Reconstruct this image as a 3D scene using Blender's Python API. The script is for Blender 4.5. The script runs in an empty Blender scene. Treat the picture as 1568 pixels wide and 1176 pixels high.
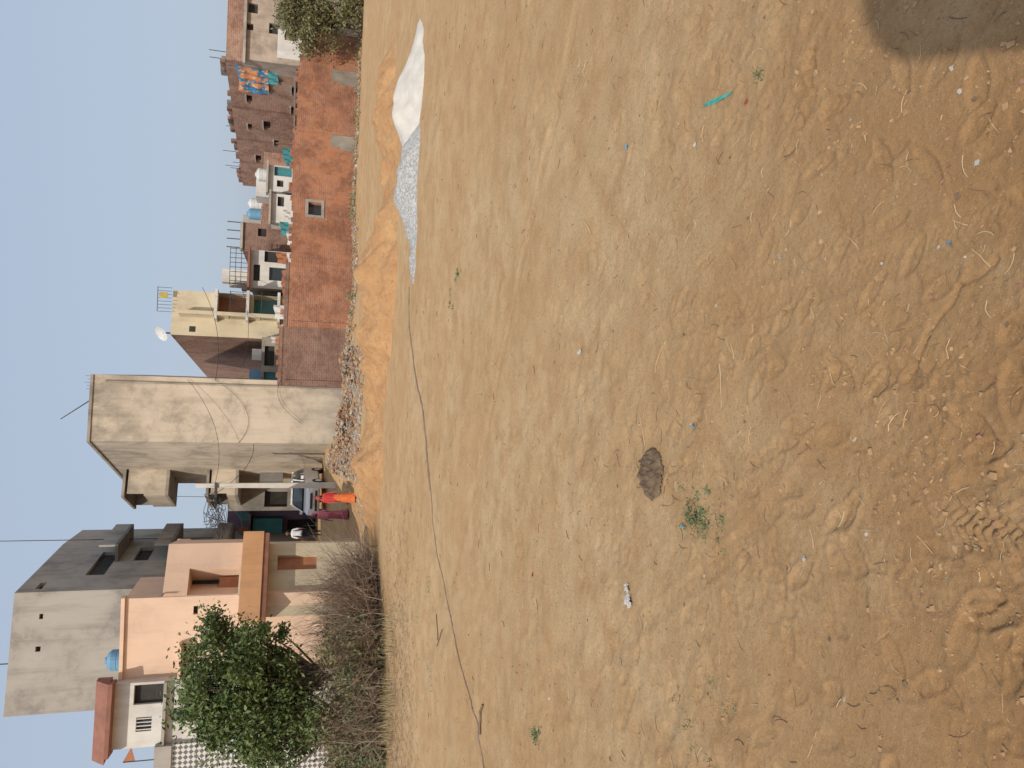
import bpy, math, random
import numpy as np
from mathutils import Vector, Matrix
random.seed(7); rng=np.random.default_rng(7)
H=2.8; F=1184.0; TH=math.atan(334/1184.0); RO=math.radians(2.0)
scene=bpy.context.scene
R0=Vector((1,0,0)); U0=Vector((0,math.sin(TH),math.cos(TH))); FW=Vector((0,math.cos(TH),-math.sin(TH)))
RR=R0*math.cos(RO)+U0*math.sin(RO); DD=R0*math.sin(RO)-U0*math.cos(RO)
# ---- survey: sight line (photo bearing) -> world position at known distance or height
def P(x,y,Y=None,z=None):
    d=FW+RR*((588-y)/F)+DD*((x-784)/F)
    t=(Y/d.y) if Y is not None else (H-z)/(-d.z)
    return Vector((d.x*t,d.y*t,H+d.z*t))
def G(x,y): return P(x,y,z=0.0)

# ---------------- materials
def nt(name):
    m=bpy.data.materials.new(name); m.use_nodes=True
    n=m.node_tree.nodes; l=m.node_tree.links; b=n["Principled BSDF"]
    return m,n,l,b
def mixc(n,l,f,a,b,mode='MIX'):
    x=n.new('ShaderNodeMix'); x.data_type='RGBA'; x.blend_type=mode
    for s,v in ((0,f),(6,a),(7,b)):
        if hasattr(v,'is_linked') or hasattr(v,'links'): l.new(v,x.inputs[s])
        elif s==0: x.inputs[0].default_value=v
        else: x.inputs[s].default_value=(*v,1)
    return x.outputs[2]
def noise(n,l,scale,detail=4,vec=None,rough=.55,stretch=None):
    g=n.new('ShaderNodeNewGeometry'); v=vec or g.outputs['Position']
    if stretch:
        mp=n.new('ShaderNodeMapping'); mp.inputs['Scale'].default_value=stretch; l.new(v,mp.inputs[0]); v=mp.outputs[0]
    t=n.new('ShaderNodeTexNoise'); t.inputs['Scale'].default_value=scale; t.inputs['Detail'].default_value=detail
    t.inputs['Roughness'].default_value=rough; l.new(v,t.inputs['Vector']); return t.outputs['Fac']
def ramp(n,l,f,a,b):
    r=n.new('ShaderNodeMapRange'); l.new(f,r.inputs[0]); r.inputs[1].default_value=a; r.inputs[2].default_value=b; r.clamp=True
    return r.outputs[0]
def mul(n,l,a,k):
    m=n.new('ShaderNodeMath'); m.operation='MULTIPLY'; l.new(a,m.inputs[0])
    if hasattr(k,'links'): l.new(k,m.inputs[1])
    else: m.inputs[1].default_value=k
    return m.outputs[0]
def bump(n,l,b,f,strength,dist):
    u=n.new('ShaderNodeBump'); u.inputs['Strength'].default_value=strength; u.inputs['Distance'].default_value=dist
    l.new(f,u.inputs['Height']); l.new(u.outputs[0],b.inputs['Normal'])
def zpos(n,l,ax='Z'):
    g=n.new('ShaderNodeNewGeometry'); sp=n.new('ShaderNodeSeparateXYZ'); l.new(g.outputs['Position'],sp.inputs[0]); return sp.outputs[ax]
def M(name,c1,c2=None,scale=3,rough=.9,bp=0,bs=40,streak=0,sc=(.12,.1,.08),metal=0,lo=.35,hi=.65,blot=0,zd=()):
    m,n,l,b=nt(name); b.inputs['Roughness'].default_value=rough; b.inputs['Metallic'].default_value=metal
    c2=c2 or tuple(v*.75 for v in c1)
    out=mixc(n,l,ramp(n,l,noise(n,l,scale),lo,hi),c1,c2)
    if streak: out=mixc(n,l,mul(n,l,ramp(n,l,noise(n,l,1.0,6,stretch=(1.7,1.7,.22),rough=.7),.48,.72),streak),out,sc)
    if blot: out=mixc(n,l,mul(n,l,ramp(n,l,noise(n,l,.6,8,rough=.75),.5,.64),blot),out,sc)
    for z0,z1,a,col in zd:
        out=mixc(n,l,mul(n,l,mul(n,l,ramp(n,l,zpos(n,l),z0,z1),ramp(n,l,noise(n,l,1.6,7,rough=.7,stretch=(1,1,.5)),.36,.6)),a),out,col)
    l.new(out,b.inputs['Base Color'])
    if bp: bump(n,l,b,noise(n,l,bs,5),bp,.02)
    return m
def brickmat(name,c1,c2,mort,patch=None,pf=(.5,.62),dark=.5):
    m,n,l,b=nt(name); b.inputs['Roughness'].default_value=.95
    uv=n.new('ShaderNodeUVMap'); br=n.new('ShaderNodeTexBrick'); l.new(uv.outputs[0],br.inputs[0])
    br.inputs['Scale'].default_value=1; br.inputs['Brick Width'].default_value=.26; br.inputs['Row Height'].default_value=.105
    br.inputs['Mortar Size'].default_value=.012; br.inputs['Color1'].default_value=(*c1,1); br.inputs['Color2'].default_value=(*c2,1)
    br.inputs['Mortar'].default_value=(*mort,1); br.inputs['Bias'].default_value=-.1
    o=br.outputs[0]
    if patch: o=mixc(n,l,ramp(n,l,noise(n,l,.3,6,rough=.75),*pf),o,patch)
    o=mixc(n,l,mul(n,l,ramp(n,l,noise(n,l,.7,8,rough=.8),.44,.6),.85),o,tuple(v*dark for v in c1))
    o=mixc(n,l,mul(n,l,ramp(n,l,noise(n,l,2.6,6,rough=.75,stretch=(1,1,3)),.5,.68),.6),o,mort)
    l.new(o,b.inputs['Base Color']); bump(n,l,b,br.outputs['Fac'],-.6,.015)
    return m
m_beige=M('beige_plaster',(.60,.505,.395),(.50,.42,.32),.6,bp=.4,streak=.5,sc=(.27,.225,.175),blot=.7,zd=[(8.2,11.6,.85,(.20,.17,.14)),(3.0,.4,.8,(.26,.235,.2))])
m_beige2=M('stained_plaster',(.38,.33,.27),(.24,.21,.17),1.2,bp=.4,streak=.6)
m_conc=M('grey_concrete',(.42,.385,.34),(.33,.30,.265),.6,bp=.5,streak=.5,sc=(.18,.165,.15),blot=.6)
m_conc2=M('dark_concrete',(.22,.20,.18),(.14,.13,.12),1.5,bp=.5)
m_peach=M('peach_paint',(.74,.53,.39),(.68,.48,.35),.5,bp=.1,streak=.3,sc=(.4,.29,.22),blot=.25,zd=[(4.0,1.0,.5,(.38,.3,.22))])
m_orange=M('orange_band',(.62,.34,.17),(.55,.29,.14),1,bp=.1,streak=.3)
m_cream=M('cream_paint',(.64,.55,.39),(.56,.48,.34),.7,bp=.1,streak=.45,sc=(.3,.25,.18),blot=.3)
m_white=M('white_wash',(.70,.67,.62),(.56,.53,.49),1.2,bp=.1,streak=.45,sc=(.3,.28,.25))
m_terr=M('terracotta',(.30,.13,.09),(.22,.10,.07),3)
m_dark=M('dark_room',(.05,.045,.04),(.03,.027,.025),2)
m_glass,n_,l_,b_=nt('window_glass'); b_.inputs['Base Color'].default_value=(.03,.04,.045,1); b_.inputs['Roughness'].default_value=.12
m_teal=M('teal_paint',(.05,.25,.27),(.04,.18,.2),3,rough=.6)
m_blue=M('blue_plastic',(.16,.33,.48),(.12,.26,.4),3,rough=.5)
m_purple=M('purple_paint',(.26,.18,.27),(.2,.14,.22),2)
m_iron=M('iron',(.06,.05,.045),rough=.6)
m_tankw=M('white_plastic',(.62,.62,.60),(.52,.52,.5),4,rough=.6)
m_door=M('rust_door',(.40,.16,.07),(.3,.12,.06),3,rough=.6)
m_grille=M('olive_grille',(.14,.13,.05),(.1,.1,.04),8)
m_brick=brickmat('boundary_brick',(.43,.17,.095),(.30,.115,.07),(.38,.27,.19),(.46,.20,.10),(.48,.6))
m_brick2=brickmat('house_brick',(.38,.19,.13),(.28,.135,.09),(.38,.30,.24),(.38,.27,.20),(.52,.66))
m_brick3=brickmat('brown_brick',(.27,.14,.10),(.20,.105,.075),(.28,.21,.17))
m_tile,n,l,b=nt('lattice_tile')
uv=n.new('ShaderNodeUVMap'); ck=n.new('ShaderNodeTexChecker'); mp=n.new('ShaderNodeMapping'); mp.inputs['Rotation'].default_value=(0,0,.785)
l.new(uv.outputs[0],mp.inputs[0]); l.new(mp.outputs[0],ck.inputs[0]); ck.inputs['Scale'].default_value=8; ck.inputs[1].default_value=(.6,.58,.54,1); ck.inputs[2].default_value=(.13,.12,.12,1); l.new(ck.outputs[0],b.inputs['Base Color'])

# ---------------- mesh builder
class MB:
    def __init__(s): s.v=[];s.f=[];s.m=[];s.uv=[];s.mats=[]
    def mi(s,mat):
        if mat not in s.mats: s.mats.append(mat)
        return s.mats.index(mat)
    def face(s,pts,mat,uvs=None):
        i=len(s.v); s.v+= [tuple(p) for p in pts]; s.f.append(tuple(range(i,i+len(pts)))); s.m.append(s.mi(mat))
        s.uv+= uvs or [(p[0]+p[1],p[2]) for p in pts]
    def hexa(s,c,mat):
        for q in ((0,1,5,4),(1,2,6,5),(2,3,7,6),(3,0,4,7),(4,5,6,7),(3,2,1,0)):
            s.face([c[k] for k in q],mat)
    def box(s,x0,x1,y0,y1,z0,z1,mat):
        s.hexa([(x0,y0,z0),(x1,y0,z0),(x1,y1,z0),(x0,y1,z0),(x0,y0,z1),(x1,y0,z1),(x1,y1,z1),(x0,y1,z1)],mat)
    def wbox(s,A,B,s0,s1,z0,z1,d0,d1,mat):
        d=(B-A).normalized(); n=Vector((d.y,-d.x))
        def q(a,e,z): p=A+d*a+n*e; return (p.x,p.y,z)
        s.hexa([q(s0,d1,z0),q(s1,d1,z0),q(s1,d0,z0),q(s0,d0,z0),q(s0,d1,z1),q(s1,d1,z1),q(s1,d0,z1),q(s0,d0,z1)],mat)
    def wall(s,A,B,z0,z1,mat,ops=(),depth=.2):
        d=(B-A); L=d.length; d=d/L; n=Vector((d.y,-d.x))
        def q(a,z,e=0): p=A+d*a-n*e; return (p.x,p.y,z)
        ops=[(max(.02,o[0]),min(L-.02,o[1]),max(z0+.02,o[2]),min(z1-.02,o[3]),o[4]) for o in ops]
        ops=[o for o in ops if o[1]>o[0] and o[3]>o[2]]
        xs=sorted({0,L,*[o[0] for o in ops],*[o[1] for o in ops]}); zs=sorted({z0,z1,*[o[2] for o in ops],*[o[3] for o in ops]})
        for i in range(len(xs)-1):
            for j in range(len(zs)-1):
                a0,a1,c0,c1=xs[i],xs[i+1],zs[j],zs[j+1]; mx=(a0+a1)/2; mz=(c0+c1)/2
                if any(o[0]<mx<o[1] and o[2]<mz<o[3] for o in ops): continue
                s.face([q(a0,c0),q(a1,c0),q(a1,c1),q(a0,c1)],mat,[(a0,c0),(a1,c0),(a1,c1),(a0,c1)])
        for o in ops:
            a0,a1,c0,c1,gm=o; e=depth
            s.face([q(a0,c0,e),q(a1,c0,e),q(a1,c1,e),q(a0,c1,e)],gm)
            s.face([q(a0,c0),q(a1,c0),q(a1,c0,e),q(a0,c0,e)],mat); s.face([q(a0,c1,e),q(a1,c1,e),q(a1,c1),q(a0,c1)],mat)
            s.face([q(a0,c0,e),q(a0,c1,e),q(a0,c1),q(a0,c0)],mat); s.face([q(a1,c0),q(a1,c1),q(a1,c1,e),q(a1,c0,e)],mat)
    def house(s,fp,z0,z1,mat,ops={},par=.0,sides=None,depth=.2):
        k=len(fp)
        for i in range(k):
            s.wall(fp[i],fp[(i+1)%k],z0,z1,(sides or {}).get(i,mat),ops.get(i,()),depth)
        s.face([(p.x,p.y,z1-par) for p in fp],m_conc)
        if par:
            for i in range(k):
                A,B=fp[i],fp[(i+1)%k]; d=(B-A).normalized(); n=Vector((d.y,-d.x)); A2=A-n*.12; B2=B-n*.12
                s.face([(A.x,A.y,z1),(B.x,B.y,z1),(B2.x,B2.y,z1),(A2.x,A2.y,z1)],m_conc)
                s.face([(B2.x,B2.y,z1-par),(A2.x,A2.y,z1-par),(A2.x,A2.y,z1),(B2.x,B2.y,z1)],mat)
    def cyl(s,p0,p1,r0,r1,mat,n=10,caps=True):
        p0=Vector(p0);p1=Vector(p1); d=(p1-p0).normalized(); a=d.orthogonal().normalized(); b=d.cross(a)
        r=[[tuple(p+ (a*math.cos(6.2832*i/n)+b*math.sin(6.2832*i/n))*rr) for i in range(n)] for p,rr in ((p0,r0),(p1,r1))]
        for i in range(n):
            j=(i+1)%n; s.face([r[0][i],r[0][j],r[1][j],r[1][i]],mat)
        if caps: s.face(r[0][::-1],mat); s.face(r[1],mat)
    def obj(s,name,smooth=False):
        me=bpy.data.meshes.new(name); me.from_pydata(s.v,[],s.f)
        for m in s.mats: me.materials.append(m)
        me.polygons.foreach_set('material_index',s.m)
        u=me.uv_layers.new(name='UVMap'); u.data.foreach_set('uv',[c for p in s.uv for c in p])
        if smooth: me.polygons.foreach_set('use_smooth',[True]*len(s.f))
        me.update(); o=bpy.data.objects.new(name,me); scene.collection.objects.link(o); return o
def npmesh(name,V,Q,mats,smooth=True,mi=None):
    me=bpy.data.meshes.new(name); k=Q.shape[1]
    me.vertices.add(len(V)); me.vertices.foreach_set('co',V.astype(np.float32).ravel())
    me.loops.add(Q.size); me.loops.foreach_set('vertex_index',Q.astype(np.int32).ravel())
    me.polygons.add(len(Q)); me.polygons.foreach_set('loop_start',np.arange(0,Q.size,k,dtype=np.int32)); me.polygons.foreach_set('loop_total',np.full(len(Q),k,dtype=np.int32))
    me.polygons.foreach_set('use_smooth',np.full(len(Q),smooth))
    for m in (mats if isinstance(mats,list) else [mats]): me.materials.append(m)
    if mi is not None: me.polygons.foreach_set('material_index',np.asarray(mi,dtype=np.int32))
    me.update(calc_edges=True); me.validate()
    o=bpy.data.objects.new(name,me); scene.collection.objects.link(o); return o
class Segs:   # many thin tapered rods in one mesh
    def __init__(s): s.a=[];s.b=[];s.r=[];s.m=[];s.mats=[]
    def add(s,p,q,r0,r1,mat):
        if mat not in s.mats: s.mats.append(mat)
        s.a.append(tuple(p));s.b.append(tuple(q));s.r.append((r0,r1));s.m.append(s.mats.index(mat))
    def obj(s,name,n=3,smooth=False):
        A=np.array(s.a);B=np.array(s.b);R=np.array(s.r);D=B-A; D/=np.maximum(np.linalg.norm(D,axis=1),1e-9)[:,None]
        ref=np.where(np.abs(D[:,2:3])>.9,np.array([[1.,0,0]]),np.array([[0,0,1.]])); U=np.cross(D,ref); U/=np.linalg.norm(U,axis=1)[:,None]; W=np.cross(D,U)
        k=len(A); V=np.zeros((k,2*n,3))
        for i in range(n):
            c,s_=math.cos(6.2832*i/n),math.sin(6.2832*i/n); o=U*c+W*s_
            V[:,i]=A+o*R[:,:1]; V[:,n+i]=B+o*R[:,1:]
        Q=np.array([[i,(i+1)%n,n+(i+1)%n,n+i] for i in range(n)])[None]+(np.arange(k)*2*n)[:,None,None]
        return npmesh(name,V.reshape(-1,3),Q.reshape(-1,4),s.mats,smooth,np.repeat(s.m,n))
def v2(p): return Vector((p[0],p[1]))
def onw(A,B,x,y):
    r=P(x,y,Y=1.0); d=B-A; L=d.length
    det=d.x*(-r.y)-(-r.x)*d.y
    s=((-A.x)*(-r.y)-(-r.x)*(-A.y))/det
    t=(d.x*(-A.y)-d.y*(-A.x))/det
    return s*L, H+(r.z-H)*t
def op(A,B,x0,y0,x1,y1,mat):
    a=onw(A,B,(x0+x1)/2,y0); b=onw(A,B,(x0+x1)/2,y1); c=onw(A,B,x0,(y0+y1)/2); d=onw(A,B,x1,(y0+y1)/2)
    return (min(a[0],b[0]),max(a[0],b[0]),min(c[1],d[1]),max(c[1],d[1]),mat)

# ---------------- numeric noise + terrain
def vn(x,y,seed=0):
    xi=np.floor(x);yi=np.floor(y);fx=x-xi;fy=y-yi
    fx=fx*fx*fx*(fx*(fx*6-15)+10);fy=fy*fy*fy*(fy*(fy*6-15)+10)
    def h(a,b):
        t=np.sin(a*127.1+b*311.7+seed*74.7)*43758.5453; return t-np.floor(t)
    return (h(xi,yi)*(1-fx)+h(xi+1,yi)*fx)*(1-fy)+(h(xi,yi+1)*(1-fx)+h(xi+1,yi+1)*fx)*fy-.5
def fbm(x,y,o=4,seed=0):
    r=0;a=1.
    for i in range(o):
        c,s=math.cos(.6*i+.4),math.sin(.6*i+.4)
        r=r+a*vn((x*c-y*s)*2**i+i*17.3,(x*s+y*c)*2**i-i*9.1,seed+i); a*=.5
    return r
def S(t): t=np.clip(t,0,1); return t*t*(3-2*t)
def base(x,y):
    z=1.2*S((y-32.5)/6.5)*S((-.5-x)/3.5)
    z=np.maximum(z,.55*S((y-33)/5)*S((6-x)/8))
    z=z-.25*S((y-38)/8)*S((x-6)/8)
    return z*(1-S((y-70)/60))
FEET=[]
for i in range(560):
    r=2.2*math.exp(rng.random()**.85*1.9); a=(rng.random()-.5)*1.35
    FEET.append((r*math.sin(a),r*math.cos(a),rng.normal(0,.7)+.2,.038+.022*rng.random(),.09+.05*rng.random(),.005+.009*rng.random()))
def seg(x,y,ax,ay,bx,by):
    dx,dy=bx-ax,by-ay; L=math.hypot(dx,dy); dx/=L;dy/=L
    return (x-ax)*dx+(y-ay)*dy, (x-ax)*dy-(y-ay)*dx, L
TR=[(G(1620,850),G(1395,770),.095,.022,.05,1.),(G(1250,700),G(900,1040),.08,.007,.05,.6),(G(1600,300),G(1000,520),.09,.009,.05,.7),(G(1300,1100),G(800,60),.10,.007,.06,.5),(G(1100,1176),G(720,500),.11,.009,.06,.3),(G(1540,560),G(1180,560),.08,.009,.05,.8),(G(1200,300),G(700,100),.1,.010,.06,.4),(G(900,-50),G(690,900),.12,.012,.07,.2),(G(760,-50),G(660,700),.15,.016,.07,.2)]
GR=[(G(1520,400),G(1462,440)),(G(1462,440),G(1415,520)),(G(1415,520),G(1385,580))]
PL=(G(1345,915),.12,.09,.35)
def terr(x,y):
    x=np.asarray(x,float);y=np.asarray(y,float); z=base(x,y); r=np.hypot(x,y)
    z=z+.14*fbm(x*.12,y*.12,3,1)*S((r-4)/15)+.026*fbm(x*.6+5,y*.6,3,2)
    if r.min()<40:
        near=1-S((r-14)/25); n2=1-S((r-5)/6)
        z=z+near*(.018*fbm(x*2.0,y*2.0,3,3)+.0095*fbm(x*7,y*7,4,4)*(.25+1.9*S(vn(x*.9,y*.9,9)*1.6+.5)))
        z=z+n2*.0055*fbm(x*26,y*26,2,14)*(.2+1.6*S(vn(x*1.7,y*1.7,19)*1.6+.5))
        for a,b,w,dp,per,tr in TR:
            s,d,L=seg(x,y,a.x,a.y,b.x,b.y); d=d+.05*np.sin(s*1.3)
            e=S(s/.3)*S((L-s)/.4); k=np.clip(1-(np.abs(d)/w)**4,0,1)*e
            tread=np.clip(.5+1.4*np.sin((s+np.abs(d)*.9)*2*np.pi/per),0,1)
            z=z-k*dp*((1-.75*tr)+.75*tr*tread)+dp*.45*np.exp(-((np.abs(d)-w*1.2)/(w*.2))**2)*e
        for a,b in GR:
            s,d,L=seg(x,y,a.x,a.y,b.x,b.y); d=d+.010*np.sin(s*22)+.01*vn(x*9,y*9,8); k=((s>-.02)&(s<L+.02))
            z=z-.016*np.exp(-(d/.012)**2)*k
        c,w,h_,an=PL; dx=x-c.x;dy=y-c.y; u=dx*math.cos(an)+dy*math.sin(an)+.03*vn(y*14,x*14,3);v=-dx*math.sin(an)+dy*math.cos(an)+.03*vn(x*14,y*14,4)
        z=z+.010*S((w-np.abs(u))/.012)*S((h_-np.abs(v))/.012)
    if z.size>1000:
        fl=x.ravel();fy=y.ravel();zz=z.ravel().copy()
        for (cx,cy,an,w,l,dp) in FEET:
            m=np.where((np.abs(fl-cx)<.25)&(np.abs(fy-cy)<.25))[0]
            if len(m)==0: continue
            dx=fl[m]-cx;dy=fy[m]-cy;c,s_=math.cos(an),math.sin(an)
            u=(dx*c+dy*s_);v=(-dx*s_+dy*c); q=np.sqrt((u/(w*(1-.25*np.clip(-v/l,0,1))))**2+(v/l)**2)
            zz[m]+= -dp*S((1.05-q)/.25)*(.8+.2*np.sin(v*260))+dp*.5*np.exp(-((q-1.22)/.18)**2)
        z=zz.reshape(x.shape)
    return z
def gz(x,y): return float(terr(np.array([x]),np.array([y]))[0])
def gzs(x,y): return terr(np.asarray(x),np.asarray(y))

ang=np.concatenate([np.radians(np.linspace(-180,-46,40)),np.radians(np.linspace(-45,45,470)),np.radians(np.linspace(46,180,40))[:-1]])
rad=np.concatenate([[.05],np.geomspace(.4,1.95,14),np.geomspace(2,12,440),np.geomspace(12.1,62,180),np.geomspace(66,5000,40)])
AA,RD=np.meshgrid(ang,rad); X=RD*np.sin(AA);Y=RD*np.cos(AA);Z=terr(X,Y)
nr,nc=X.shape; V=np.stack([X,Y,Z],-1).reshape(-1,3)
i=np.arange(nr-1)[:,None]*nc; j=np.arange(nc)[None,:]; j2=(j+1)%nc
Q=np.stack([i+j,i+j2,i+nc+j2,i+nc+j],-1).reshape(-1,4)[:,::-1]
m_g,n,l,b=nt('dirt'); b.inputs['Roughness'].default_value=1; b.inputs['Specular IOR Level'].default_value=.1
c=mixc(n,l,ramp(n,l,noise(n,l,.3,5,rough=.65),.36,.62),(.56,.395,.225),(.49,.315,.16))
c=mixc(n,l,mul(n,l,ramp(n,l,noise(n,l,1.9,6,rough=.7),.43,.66),.8),c,(.42,.25,.12))
nf=ramp(n,l,zpos(n,l,'Y'),6.0,2.2)
c=mixc(n,l,mul(n,l,nf,ramp(n,l,noise(n,l,1.3,5,rough=.65),.2,.55)),c,(.40,.225,.10))
c=mixc(n,l,mul(n,l,ramp(n,l,noise(n,l,38,4,rough=.8),.5,.70),.7),c,(.29,.17,.08))
c=mixc(n,l,ramp(n,l,noise(n,l,110,2,rough=.8),.62,.76),c,(.66,.53,.37))
l.new(c,b.inputs['Base Color'])
bump(n,l,b,noise(n,l,30,8,rough=.82),.85,.022)
npmesh('ground',V,Q,m_g)

# ---------------- heaps
def heap(name,cones,mat,seed,res=.05,rough=.08,rs=3.,gain=1.06,pw=1.,warp=.35):
    x0=min(c[0]-c[2]*1.3 for c in cones);x1=max(c[0]+c[2]*1.3 for c in cones);y0=min(c[1]-c[3]*1.3 for c in cones);y1=max(c[1]+c[3]*1.3 for c in cones)
    X,Y=np.meshgrid(np.arange(x0,x1,res),np.arange(y0,y1,res)); acc=np.zeros(X.shape)
    wx=warp*fbm(X*.9,Y*.9,3,seed); wy=warp*fbm(X*.9+7,Y*.9,3,seed+5)
    for cx,cy,rx,ry,hz in cones:
        q=np.sqrt(((X+wx-cx)/rx)**2+((Y+wy-cy)/ry)**2+.04)
        acc+=np.clip(hz*(gain*(1.0-q)+.12),0,None)**6
    hh=acc**(1/6.); hh=np.where(hh<=0,-.12,hh)
    hh=hh+rough*fbm(X*rs,Y*rs,5,seed+9)*np.clip(hh*3,0,1)-.03
    hh=np.clip(hh,-.12,None)
    V=np.stack([X,Y,terr(X,Y)+hh-.01],-1).reshape(-1,3); nr,nc=X.shape
    i=np.arange(nr-1)[:,None]*nc;j=np.arange(nc-1)[None,:]
    Q=np.stack([i+j,i+j+1,i+nc+j+1,i+nc+j],-1)
    keep=(np.maximum.reduce([hh[:-1,:-1],hh[1:,:-1],hh[:-1,1:],hh[1:,1:]])>-.1)
    npmesh(name,V,Q[keep],mat)
m_sand,n,l,b=nt('orange_sand'); b.inputs['Roughness'].default_value=1
c=mixc(n,l,ramp(n,l,noise(n,l,1.3,6,rough=.7),.35,.65),(.56,.33,.155),(.45,.24,.105)); c=mixc(n,l,ramp(n,l,noise(n,l,8,6,rough=.7),.52,.74),c,(.34,.18,.08))
l.new(c,b.inputs['Base Color']); bump(n,l,b,noise(n,l,6,8,rough=.75),.9,.10)
def cone(x,y,Yd,rx,ry):
    p=P(x,y,Y=Yd); return (p.x,p.y,rx,ry,max(.15,p.z-gz(p.x,p.y)))
heap('sand_pile',[cone(572,805,27,1.0,1.0),cone(558,778,27.5,1.2,1.2),cone(542,745,27,1.4,1.4),cone(538,712,26,1.4,1.5),cone(552,675,26.5,1.4,1.3),cone(568,640,26,1.4,1.3),cone(556,600,26,1.4,1.2),cone(550,560,25.5,1.3,1.3),cone(547,510,25,1.3,1.3),cone(550,470,24.5,1.3,1.3),cone(541,425,24.5,1.3,1.5),cone(550,390,25,1.3,1.3),cone(573,350,24.5,1.3,1.2),cone(586,320,24,1.2,1.0),cone(581,270,24.5,1.2,1.0),cone(588,235,24,1.0,.9),cone(570,180,25.5,1.6,1.1),cone(574,140,26,1.5,1.0),cone(580,110,26.5,1.2,.9)],m_sand,3,.05,.20,rs=1.7,gain=1.1,warp=.5)
m_grav,n,l,b=nt('grey_gravel'); b.inputs['Roughness'].default_value=.9
vo=n.new('ShaderNodeTexVoronoi'); vo.inputs['Scale'].default_value=28; g=n.new('ShaderNodeNewGeometry'); l.new(g.outputs['Position'],vo.inputs['Vector'])
cr=n.new('ShaderNodeSeparateColor'); l.new(vo.outputs['Color'],cr.inputs[0])
c=mixc(n,l,cr.outputs[0],(.24,.23,.225),(.50,.49,.47)); l.new(c,b.inputs['Base Color']); bump(n,l,b,vo.outputs['Distance'],-1,.04)
heap('gravel_pile',[cone(600,290,19.8,1.0,1.0),cone(606,262,19.8,.9,1.0),cone(614,235,19.8,.9,.9),cone(612,330,19.7,1.0,.8),cone(624,365,19.6,.9,.7),cone(633,400,19.4,.7,.4)],m_grav,21,.035,.06,rs=4)
m_wp=M('white_marble_powder',(.60,.56,.50),(.50,.46,.41),3,rough=1,bp=.3,bs=20)
heap('white_sand_pile',[cone(598,180,20.0,1.2,1.1),cone(600,150,20.0,1.1,1.1),cone(610,125,19.8,1.2,1.0),cone(620,100,19.8,1.2,.8),cone(632,75,19.6,.9,.6),cone(614,215,19.8,.8,.8)],m_wp,33,.04,.05,rs=2)

# ---------------- buildings
A=v2((-3.17,38.0));B=v2((-.22,38.3));C=v2((-.22,51));D=v2((-6.6,51));E=v2((-6.25,47))
mb=MB(); zt=11.4
mb.house([A,B,C,D,E],-.5,zt,m_beige,{4:[op(E,A,395,748,410,762,m_dark)]})
mb.wbox(A,B,-.03,(B-A).length,zt,zt+.12,-.25,.06,m_beige2)
mb.wbox(E,A,0,(A-E).length,zt,zt+.12,-.25,.06,m_beige2)
for za,zb in ((9.0,10.9),(5.6,6.9)):
    mb.wbox(E,A,.2,3.6,za-.15,za,0.0,1.35,m_beige2)
    mb.wbox(E,A,.2,3.6,za,zb-.9,1.25,1.35,m_beige); mb.wbox(E,A,.2,.3,za,zb,0,1.25,m_beige2); mb.wbox(E,A,3.5,3.6,za,zb-.1,0,1.25,m_beige)
    mb.wbox(E,A,.1,3.7,zb,zb+.13,0,1.45,m_beige2)
mb.wbox(E,A,2,3,3.2,4.4,0,.5,m_conc2)
mb.cyl((-1.2,39,zt),(-2.3,39.2,zt+1.5),.03,.02,m_iron,5)
mb.cyl((-.5,38.22,.5),(-.5,38.22,zt-.5),.05,.05,m_beige2,6)
for k in range(5): mb.cyl((-.9+k*.15,39.5,zt),(-.9+k*.15,39.5,zt+.5+.2*random.random()),.012,.012,m_iron,4)
mb.obj('beige_plaster_house')

zt=14.6
gc=v2(P(22,908,z=zt)); gl=v2(P(5,1098,z=zt)); gr=v2(P(97,833,z=zt)); mb=MB()
gw=(gc-gl); gr2=gr+Vector((0,4)); gl2=gl+Vector((-1,14))
f0=[op(gl,gc,54,990,62,998,m_dark),op(gl,gc,60,940,66,948,m_dark)]
f1=[op(gc,gr,145,845,172,880,m_dark),op(gc,gr,210,838,232,858,m_dark),op(gc,gr,58,892,68,902,m_dark)]
mb.house([gl,gc,gr,gr2,gl2],-.5,zt,m_conc,{0:f0,1:f1})
mb.wbox(gl,gc,0,gw.length,9.1,9.25,0,.08,m_conc2)
L1=(gr-gc).length
for zz in (5.8,8.6,11.2): mb.wbox(gc,gr,L1*.55,L1+.6,zz,zz+.15,0,.9,m_conc2); mb.wbox(gc,gr,L1*.55,L1+.6,zz+.15,zz+.9,.8,.9,m_conc)
mb.cyl((gl.x+2,gl.y+1,zt),(gl.x+2,gl.y+1,zt+2),.03,.02,m_iron,5); mb.cyl((gr.x+.3,gr.y-.6,6),(gr.x+.35,gr.y-.6,zt+5),.03,.02,m_iron,5)
mb.obj('grey_concrete_building')

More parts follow.
